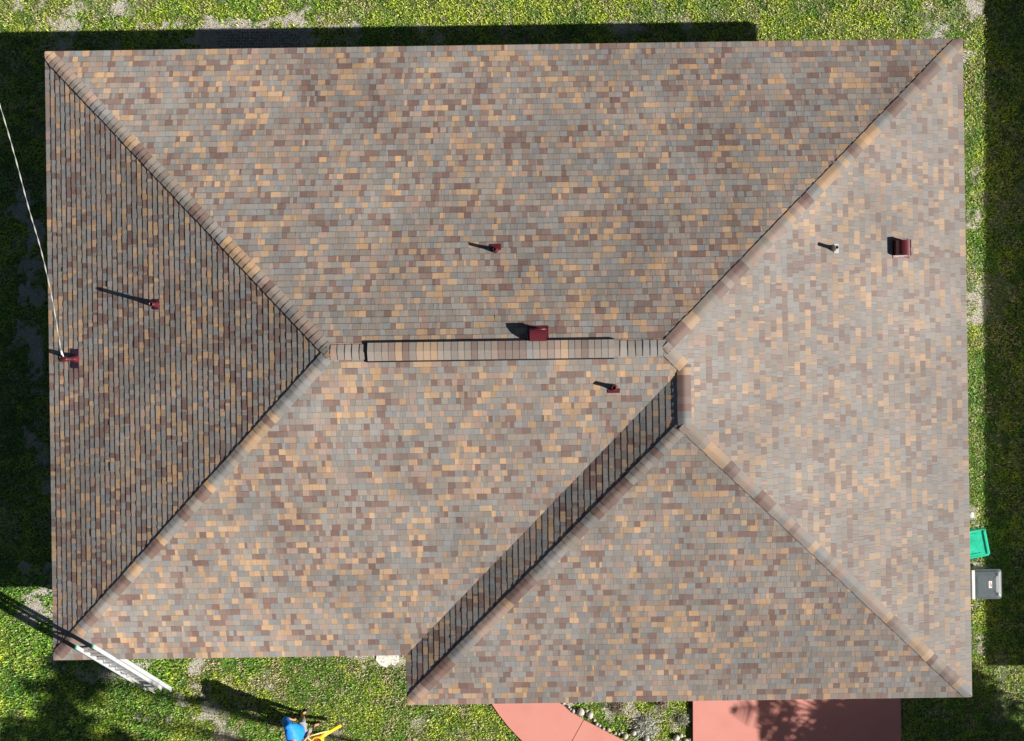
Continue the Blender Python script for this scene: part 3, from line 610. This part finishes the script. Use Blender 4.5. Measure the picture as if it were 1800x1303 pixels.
J = dict(pel=Q(528, 1284, .93), hipL=Q(527, 1278, .90), hipR=Q(530, 1291, .90), kneeL=Q(533, 1264, .50), kneeR=Q(547, 1282, .50), ankL=Q(531, 1255, .10), ankR=Q(553, 1275, .10), toeL=Q(540, 1250, .03), toeR=Q(563, 1272, .03),
         ch=Q(516, 1292, 1.22), nk=Q(513, 1308, 1.45), nk2=Q(513.5, 1312, 1.50), hd=Q(514, 1319, 1.59), hd2=Q(514, 1324, 1.68), shL=Q(506, 1276, 1.38), shR=Q(516, 1318, 1.38), elL=Q(500, 1262, 1.16), haL=Q(516, 1266, .95), elR=Q(527, 1311, 1.13), haR=Q(541, 1295, 1.02))
person = empty('person', pb, label='person in a bright blue shirt and grey shorts standing on the lawn', cat='person')
nodes = [(J['pel'], (.13, .10)), (J['ch'], (.15, .11)), (J['nk'], .065), (J['nk2'], .055), (J['hd'], (.08, .09)), (J['hd2'], (.07, .08)),
         (J['shL'], .062), (J['elL'], .045), (J['haL'].lerp(J['elL'], .15), .028), (J['shR'], .062), (J['elR'], .045), (J['haR'].lerp(J['elR'], .15), .028),
         (J['hipL'], .085), (J['kneeL'], .058), (J['ankL'], .036), (J['toeL'], .035), (J['hipR'], .085), (J['kneeR'], .058), (J['ankR'], .036), (J['toeR'], .035)]
edges = [(0, 1), (1, 2), (2, 3), (3, 4), (4, 5), (1, 6), (6, 7), (7, 8), (1, 9), (9, 10), (10, 11), (0, 12), (12, 13), (13, 14), (14, 15), (0, 16), (16, 17), (17, 18), (18, 19)]
# hands: a palm and five finger chains each, continuing the arms
def hand(wi, hp, ex, curl):
    global nodes, edges
    d = (hp - nodes[wi][0]).normalized(); s_ = d.cross(Vector(ex)).normalized(); dn = s_.cross(d).normalized()
    pm_ = len(nodes); nodes.append((nodes[wi][0] + d * .055, (.030, .020))); edges.append((wi, pm_))
    for k, (o_, ln) in enumerate(((-.028, .062), (-.010, .072), (.010, .068), (.027, .052))):
        b0 = len(nodes); base_ = nodes[pm_][0] + d * .035 + s_ * o_
        nodes.append((base_, .0105)); nodes.append((base_ + d * ln * .5 - dn * ln * .25 * curl, .009)); nodes.append((base_ + d * ln * .6 - dn * ln * .75 * curl, .008)); edges += [(pm_, b0), (b0, b0 + 1), (b0 + 1, b0 + 2)]
    b0 = len(nodes); base_ = nodes[pm_][0] - s_ * .035; nodes.append((base_, .011)); nodes.append((base_ - s_ * .02 + d * .035 - dn * .02, .009)); edges += [(pm_, b0), (b0, b0 + 1)]
hand(8, J['haL'], (0, 0, 1), .5); hand(11, J['haR'], (0, 0, 1), 1.0)
body = mk_skin('body', nodes, edges, skinm, person)
blue = mat('blue_shirt', (.015, .22, .72), .55, .3, noise=.15, nscale=9, bump=1.0, bscale=13); shortm = mat('grey_shorts', (.25, .25, .24), .9, .1, noise=.15)
lerp = lambda a_, b_, t: J[a_].lerp(J[b_], t)
mk_skin('shirt', [(lerp('pel', 'ch', -.12), (.215, .19)), (lerp('pel', 'ch', .45), (.215, .19)), (J['ch'], (.235, .19)), (lerp('ch', 'nk', .8), (.13, .10)), (J['shL'], .12), (lerp('shL', 'elL', .55), .11), (lerp('shL', 'elL', 1.0), .085), (J['shR'], .085), (lerp('shR', 'elR', .55), .078), (lerp('shR', 'elR', 1.0), .072), (lerp('elR', 'haR', .45), .055)],
        [(0, 1), (1, 2), (2, 3), (2, 4), (4, 5), (5, 6), (2, 7), (7, 8), (8, 9), (9, 10)], blue, person)
mk_skin('shorts', [(J['pel'] + Vector((0, 0, .02)), (.16, .125)), (J['hipL'], .115), (lerp('hipL', 'kneeL', .55), .10), (lerp('hipL', 'kneeL', .95), .095), (J['hipR'], .115), (lerp('hipR', 'kneeR', .55), .10), (lerp('hipR', 'kneeR', .95), .095)],
        [(0, 1), (1, 2), (2, 3), (0, 4), (4, 5), (5, 6)], shortm, person)
hairm = mat('hair', (.015, .010, .008), .7); hc = J['hd2'] + Vector((-.01, 0, .0))
mb = MB(); fwd = Vector((.97, -.1, 0))
for (cc, rs_, mi_) in ((hc, (.105, .09, .10), 0),):
    rows = [[(cc.x - .015 + math.cos(p_) * math.cos(t_) * rs_[0], cc.y + math.cos(p_) * math.sin(t_) * rs_[1], cc.z + math.sin(p_) * rs_[2]) for t_ in [k * math.tau / 16 for k in range(16)]] for p_ in [(-.2 + i * .22) for i in range(8)]]
    mb.grid(rows, True, caps=True)
mb.build('hair', hairm, person)
eyem = mat('eye', (.6, .6, .6), .2)
for sg in (-1, 1):
    mb = MB(); ey = J['hd'] + Vector((.085, sg * .032, .035)); rows = [[(ey.x + math.cos(p_) * math.cos(t_) * .012, ey.y + math.cos(p_) * math.sin(t_) * .014, ey.z + math.sin(p_) * .01) for t_ in [k * math.tau / 8 for k in range(8)]] for p_ in (-1.4, -.7, 0, .7, 1.4)]; mb.grid(rows, True); mb.build('eye', eyem, person)
    mb = MB(); ea = J['hd'] + Vector((0, sg * .09, .02)); mb.tube([ea + Vector((0, 0, -.03)), ea + Vector((-.012, sg * .01, 0)), ea + Vector((0, 0, .03))], [.008, .013, .009], 8); mb.build('ear', skinm, person)
mb = MB(); nz = J['hd'] + Vector((.088, 0, .03)); mb.tube([nz, nz + Vector((.02, 0, -.035)), nz + Vector((.005, 0, -.045))], [.008, .015, .008], 8); mb.build('nose', skinm, person)
mb = MB(); mb.tube([nz + Vector((.0, -.025, -.072)), nz + Vector((.008, 0, -.073)), nz + Vector((.0, .025, -.072))], .006, 8); mb.build('mouth', mat('lips', (.4, .12, .1), .5), person)
shoem = mat('dark_shoe', (.05, .035, .03), .7)
for A_, T_ in (('ankL', 'toeL'), ('ankR', 'toeR')):
    a_, t_ = J[A_], J[T_]; hl = a_ + (a_ - t_) * .35; hl.z = .04; mk_skin('shoe', [(Vector((hl.x, hl.y, .045)), (.042, .04)), (Vector((a_.x, a_.y, .055)), (.047, .045)), (Vector((t_.x, t_.y, .04)), (.045, .035)), (Vector((t_.x, t_.y, .035)) + (Vector((t_.x, t_.y, 0)) - Vector((a_.x, a_.y, 0))) * .35, (.035, .028))], [(0, 1), (1, 2), (2, 3)], shoem, person)
# leaf blower: drum housing with an open intake, a handle bar and a long tube
yel = mat('yellow_plastic', (.82, .52, .03), .35, .5); orng = mat('orange_inside', (.35, .10, .02), .6)
hp = P(541, 1295, 1.0); dc = P(558, 1304, .72); bl = empty('leaf_blower', dc, label='yellow handheld leaf blower with round drum housing carried by the person in blue', cat='leaf blower')
def rel(px, py, z): return P(px, py, z) - dc
mb = MB(); n_ = 24; ring = lambda r_, z_: [(math.cos(math.tau * i / n_) * r_, math.sin(math.tau * i / n_) * r_, z_) for i in range(n_)]
mb.grid([ring(.02, -.09), ring(.13, -.09), ring(.155, -.06), ring(.158, .05), ring(.14, .075), ring(.115, .078), ring(.11, .05)], True)
mb.build('housing', yel, bl)
mb = MB(); mb.face(ring(.109, .045)); 
for i in range(6): t_ = i * math.pi / 3; mb.box((math.cos(t_) * .06, math.sin(t_) * .06, .05), (.09, .012, .012), Matrix.Rotation(t_, 3, 'Z'))
mb.build('intake', orng, bl)
mb = MB(); mb.tube([rel(562, 1296, .70), rel(572, 1290, .62), rel(580, 1286, .52), rel(590, 1280, .36), rel(597.5, 1275.5, .22)], [.07, .055, .045, .042, .05], 16); mb.build('tube', yel, bl)
mb = MB(); mb.tube([rel(552, 1306, .80), rel(541, 1297, 1.0), rel(547, 1293, 1.0), rel(562, 1289, .86), rel(578, 1285, .60)], .017, 10); mb.build('handle', mat('pale_yellow_bar', (.85, .65, .25), .35), bl)

# ------------------------------------------------------------------ grass: individual bent blades, one mass
def inpoly(X, Y, poly):
    ins = np.zeros(X.shape, bool); n_ = len(poly)
    for i in range(n_):
        xa, ya = poly[i]; xb, yb = poly[(i + 1) % n_]
        c_ = ((ya > Y) != (yb > Y)) & (X < (xb - xa) * (Y - ya) / (yb - ya + 1e-12) + xa); ins ^= c_
    return ins
gxmin, gxmax, gymin, gymax = -14.9, 12.1, -11.0, 9.5
N0 = 900000
X = rng.uniform(gxmin, gxmax, N0); Y = rng.uniform(gymin, gymax, N0)
la, lb = (X - HO.x) * cT + (Y - HO.y) * sT, -(X - HO.x) * sT + (Y - HO.y) * cT
# keep clear of the deep interior under the house (hidden below the roof; grass stops at the walls)
kk = 1.75
hid = (la > aW + kk) & (la < aE - kk) & (lb < bN - kk) & (lb > bM + kk) | ((la > aV + kk) & (la < aE - kk) & (lb > bS + kk) & (lb < bM + 2.5))
keep = ~hid
wallpoly = [(aW + .55, bN - .55), (aE - .55, bN - .55), (aE - .55, bS + .55), (aV + .55, bS + .55), (aV + .55, bM + .55), (aW + .55, bM + .55)]
keep &= ~inpoly(la, lb, wallpoly)
keep &= ~inpoly(X, Y, drive2)
keep &= ~inpoly(X, Y, [tuple(P(*q)[:2]) for q in WL + WR[::-1]])
keep &= ~inpoly(X, Y, [tuple(P(*q)[:2]) for q in ((372, 49), (538, 51), (538, 110), (372, 110))])
inpp = inpoly(X, Y, pp); keep &= ~(inpp & (rng.random(len(X)) < .35))
gap = inpoly(X, Y, [tuple(P(*q)[:2]) for q in ((1207, 1200), (1219, 1200), (1219, 1400), (1207, 1400))]); keep &= ~gap
X, Y = X[keep], Y[keep]; so = soil(X, Y)
dens = np.clip(1.1 - so * 1.05, .10, 1) * np.clip(.55 + fbm(X, Y, 6.0, 3) * .9, 0, 1)
k2 = rng.random(len(X)) < dens; X, Y, so = X[k2], Y[k2], so[k2]; N = len(X)
pxl = X * F / CAMZ + CX; pyl = -Y * F / CAMZ + CY
clump = fbm(X + 3, Y + 11, 7.5, 3); big_ = fbm(X - 5, Y + 2, .9, 4); yl = fbm(X + 31, Y - 17, 1.6, 4); fine = fbm(X + 7, Y + 3, 16, 2)
lush = ((pxl < 330) & (pyl > 1000)) * 1.0; top_ = (pyl < 120) * 1.0; mid_ = ((pxl > 300) & (pxl < 870) & (pyl > 1130)) * 1.0; rt = (pxl > 1680) * 1.0
Ln = rng.uniform(.045, .12, N) * (.45 + 1.1 * clump) * (1 + .15 * lush); Wd = rng.uniform(.008, .016, N) * (1 + .45 * lush)
ang = rng.uniform(0, 2 * np.pi, N) + clump * 5; tilt = rng.uniform(.35, .98, N)
dx, dy = np.cos(ang), np.sin(ang); px_, py_ = -dy, dx
hz = Ln * (1.05 - tilt) ; hr = Ln * tilt
Z0 = np.zeros(N) - .005
v0 = np.stack([X - px_ * Wd * .5, Y - py_ * Wd * .5, Z0], 1); v1 = np.stack([X + px_ * Wd * .5, Y + py_ * Wd * .5, Z0], 1)
mxp, myp, mzp = X + dx * hr * .5, Y + dy * hr * .5, hz * .75
tw = rng.uniform(-.3, .3, N) * Wd
v2 = np.stack([mxp + px_ * Wd * .55, myp + py_ * Wd * .55, mzp + tw], 1); v3 = np.stack([mxp - px_ * Wd * .55, myp - py_ * Wd * .55, mzp - tw], 1)
v4 = np.stack([X + dx * hr, Y + dy * hr, hz * (1 - .35 * tilt)], 1)
V = np.stack([v0, v1, v2, v3, v4], 1).reshape(-1, 3).astype(np.float32)
base = np.arange(N) * 5
li = np.stack([base, base + 1, base + 2, base + 3, base + 3, base + 2, base + 4], 1).ravel().astype(np.int32)
ls = np.stack([np.arange(N) * 7, np.arange(N) * 7 + 4], 1).ravel().astype(np.int32)
me = bpy.data.meshes.new('grass'); me.vertices.add(N * 5); me.vertices.foreach_set('co', V.ravel()); me.loops.add(N * 7); me.loops.foreach_set('vertex_index', li)
me.polygons.add(N * 2); me.polygons.foreach_set('loop_start', ls); me.update(calc_edges=True)
g1 = np.array([.18, .39, .03]); g2 = np.array([.50, .62, .045]); g3 = np.array([.075, .23, .025]); dry = np.array([.56, .50, .27]); olive = np.array([.34, .40, .12])
t = np.clip((yl - .38) * 3.4 + .10 + .25 * top_ - .25 * lush + rng.normal(0, .15, N), 0, 1)[:, None]
C = g1 * (1 - t) + g2 * t
t = np.clip((.52 - big_) * 3 + (.5 - fbm(X + 77, Y + 5, 4.5, 3)) * 4 + rng.normal(0, .2, N) - .2 * top_, 0, .9)[:, None]; C = C * (1 - t) + g3 * t
t = np.clip((fine - .5) * 3, 0, .6)[:, None]; C = C * (1 - t) + olive * t
t = (rng.random(N) < (.03 + .04 * mid_ + .02 * top_ + .45 * so + (.5 + .3 * mid_) * np.clip((fbm(X + 9, Y - 3, 3.6, 4) - .50) * 6, 0, 1) * (1 - lush)))[:, None]; C = np.where(t, dry * rng.uniform(.6, 1.15, (N, 1)), C)
C = C * rng.uniform(.6, 1.4, (N, 1)); cc = np.ones((N, 4), dtype=np.float32); cc[:, :3] = C
at = me.color_attributes.new(name='Col', type='FLOAT_COLOR', domain='CORNER'); at.data.foreach_set('color', np.repeat(cc, 7, axis=0).ravel())
me.materials.append(leafmat('grass_blade', .2, .42, .5)); gr = bpy.data.objects.new('grass', me); COL.objects.link(gr); tag(gr, kind='stuff', label='patchy green lawn grass around the house')

# ------------------------------------------------------------------ plants in the bed
def spiky(name, c_, r_, n_, colr, label, w_=.012, cat='plant', h_=.25):
    rr = random.Random(int(c_.x * 100)); mb = MB()
    for i in range(n_):
        t_ = rr.uniform(0, math.tau); L1 = r_ * rr.uniform(.5, 1.1); d_ = Vector((math.cos(t_), math.sin(t_), 0)); s_ = Vector((-d_.y, d_.x, 0)) * w_ / 2; h1 = h_ * rr.uniform(.3, 1)
        p0 = c_ + Vector((rr.gauss(0, 1), rr.gauss(0, 1), 0)) * r_ * .28; L1 *= .75; p1 = p0 + d_ * L1 * .5 + Vector((0, 0, h1)); p2 = p0 + d_ * L1 + Vector((0, 0, h1 * .55)); k = rr.uniform(.7, 1.2)
        mb.face([p0 - s_, p0 + s_, p1 + s_, p1 - s_], tuple(x * k for x in colr)); mb.face([p1 - s_, p1 + s_, p2], tuple(x * k for x in colr))
    o = mb.build(name, leafmat(name + '_leaf', .2), None, colors=True); tag(o, label=label, cat=cat); return o
spiky('bedding_plant', P(1136, 1277, 0), .36, 340, (.46, .46, .40), 'silvery grey spiky plant at the bottom of the planting bed', h_=.16)
spiky('bedding_plant', P(1165, 1234, 0), .22, 150, (.30, .27, .19), 'brownish dry plant against the eave in the planting bed', h_=.14)
spiky('bedding_plant', P(1200, 1264, 0), .20, 160, (.33, .34, .26), 'grey green plant beside the dark gap left of the driveway', h_=.14)
spiky('bedding_plant', P(1085, 1240, 0), .26, 200, (.20, .165, .11), 'dry brown clump beside the walkway stones', h_=.1)

# ------------------------------------------------------------------ things beyond the frame that throw the shadows
def shade_pos(px, py, z):                                         # where something at height z stands so that its shadow falls on this ground pixel
    g_ = P(px, py, 0); return Vector((g_.x + sdx / SUN_T * z, g_.y + sdy / SUN_T * z, z))
neigh = empty('house', (19.8, 4.0, 0), 0, label='neighbouring house beyond the right edge of the photo', cat='house')
NX0, NX1, NY0, NY1 = 14.68, 25.0, -9.15, 22.0; ez = 2.6
mb = MB(); mb.box(((NX0 + NX1) / 2 - 19.8, (NY0 + NY1) / 2 - 4, 1.2), (NX1 - NX0 - 1, NY1 - NY0 - 1, 2.5)); mb.build('wall', wall_m, neigh)
mb = MB(); hw_ = (NX1 - NX0) / 2; mid_x = (NX0 + NX1) / 2; A_, B_, C_, D_ = (NX0, NY0), (NX1, NY0), (NX1, NY1), (NX0, NY1); E1 = (mid_x, NY0 + hw_, ez + .36 * hw_); E2 = (mid_x, NY1 - hw_, ez + .36 * hw_)
q3 = lambda p: (p[0] - 19.8, p[1] - 4, p[2] if len(p) > 2 else ez)
for f_ in ((A_, B_, E1), (B_, C_, E2, E1), (C_, D_, E2), (D_, A_, E1, E2)): mb.face([q3(p) for p in f_])
mb.face([q3(p) for p in (D_, C_, B_, A_)])
mb.build('roof', mat('brown_roof', (.16, .13, .11), .8, .2, noise=.2, nscale=20), neigh)
barkm = mat('bark', (.16, .12, .09), .9, .1, noise=.25, nscale=10, bump=.5, bscale=20); leafm = leafmat('tree_leaf', .25)
def tree(px, py, zc, rad, n_, seed, label, flat=.7, lsz=.16, clumps=26, tr=.2):
    c_ = shade_pos(px, py, zc); rr = random.Random(seed); e = empty('shade_tree', (c_.x, c_.y, 0), 0, label=label, cat='tree'); mb = MB()
    mb.tube([(0, 0, -.2), (rad * .03, .05, zc * .35), (-.05, rad * .04, zc * .7), (0, 0, zc)], [tr * 1.1, tr * .85, tr * .65, tr * .25], 12)
    cl_ = []
    for i in range(clumps):
        t_ = rr.uniform(0, math.tau); q_ = rr.uniform(0, 1) ** .5 * rad * .85; cl_.append(Vector((math.cos(t_) * q_, math.sin(t_) * q_, zc + rr.uniform(-.6, .6) * rad * flat)))
        if i < 10: mb.tube([(0, 0, zc * .62), tuple(Vector((0, 0, zc * .75)).lerp(cl_[-1], .5)), tuple(cl_[-1])], [tr * .4, tr * .22, tr * .1], 7)
    mb.build('trunk', barkm, e); mb = MB()
    for i in range(n_):
        p_ = rr.choice(cl_) + Vector((rr.gauss(0, 1), rr.gauss(0, 1), rr.gauss(0, .8))) * rad * .17
        u_ = Vector((rr.gauss(0, 1), rr.gauss(0, 1), rr.gauss(0, .6))).normalized(); v_ = u_.orthogonal().normalized(); s_ = lsz * rr.uniform(.6, 1.3); k = rr.uniform(.6, 1.3)
        mb.face([p_ - u_ * s_, p_ + v_ * s_ * .4, p_ + u_ * s_, p_ - v_ * s_ * .4], (.05 * k, .11 * k, .025 * k))
    mb.build('crown', leafm, e, colors=True)
def palm(px, py, zc, seed, label, nf=26, fl=2.6, a0=0, a1=360, droop=.9):
    c_ = shade_pos(px, py, zc); rr = random.Random(seed); e = empty('palm_tree', (c_.x, c_.y, 0), 0, label=label, cat='palm tree'); mb = MB()
    mb.tube([(0, 0, -.2), (.05, 0, zc * .5), (0, 0, zc)], [.2, .14, .12], 12); mb.build('trunk', barkm, e)
    for i in range(nf):
        mb = MB(); t_ = R(a0 + (a1 - a0) * (i + rr.uniform(-.3, .3)) / nf); d_ = Vector((math.cos(t_), math.sin(t_), 0)); L1 = fl * rr.uniform(.8, 1.1); el = rr.uniform(-.1, .7); prev = None; pts_ = []
        for k in range(15):
            s_ = k / 14; pts_.append(Vector((0, 0, zc)) + d_ * L1 * s_ * math.cos(el * .6) + Vector((0, 0, L1 * (math.sin(el) * s_ - droop * .55 * s_ * s_))))
        mb.tube(pts_, [.02 * (1 - .8 * k / 14) for k in range(15)], 5, col=(.12, .16, .05))
        sd_ = Vector((-d_.y, d_.x, 0))
        for k in range(4, 15):
            for q_ in range(1):
                b0 = pts_[k - 1].lerp(pts_[k], rr.random()); ll = .75 * math.sin(math.pi * min(.97, (k + q_ / 3) / 15 + .08)) + .1
                for sg in (-1, 1):
                    tip = b0 + sd_ * sg * ll * .5 + d_ * ll * .8 - Vector((0, 0, ll * .35)); w2 = d_ * .045; kk_ = rr.uniform(.7, 1.3)
                    mb.face([b0 - w2, b0 + w2, tip + w2 * .3, tip - w2 * .3], (.05 * kk_, .12 * kk_, .03 * kk_))
        mb.build('frond', leafm, e, colors=True)
palm(1440, 1248, 4.2, 11, 'palm tree whose fronds shade the top of the driveway', nf=30, fl=2.6)
palm(1395, 1352, 4.2, 12, 'palm tree whose fronds shade the bottom of the driveway', nf=28, fl=2.3)
tree(1600, 1306, 5.0, 1.85, 6500, 21, 'dense tree shading the driveway')
tree(1655, 1280, 5.0, 1.35, 4200, 22, 'dense tree shading the grass right of the driveway')
tree(146, 1186, 9.5, .70, 1300, 23, 'tall slim tree whose crown shades the grass at the ladder', lsz=.12, clumps=14, tr=.075)
tree(100, 1222, 9.5, .45, 330, 24, 'tall slim tree casting the soft shade left of the ladder', lsz=.12, clumps=8, tr=.06)
tree(118, 1270, 9.0, .45, 400, 25, 'tall slim tree shading the lower left corner of the lawn', lsz=.12, clumps=8, tr=.06)
tree(30, 1338, 7.5, 1.15, 2600, 26, 'broad tree shading the bottom left corner of the photo', lsz=.14, tr=.12)
tree(190, 1335, 7.0, .7, 1400, 27, 'small tree shading the bottom edge of the lawn', lsz=.13, clumps=12, tr=.1)
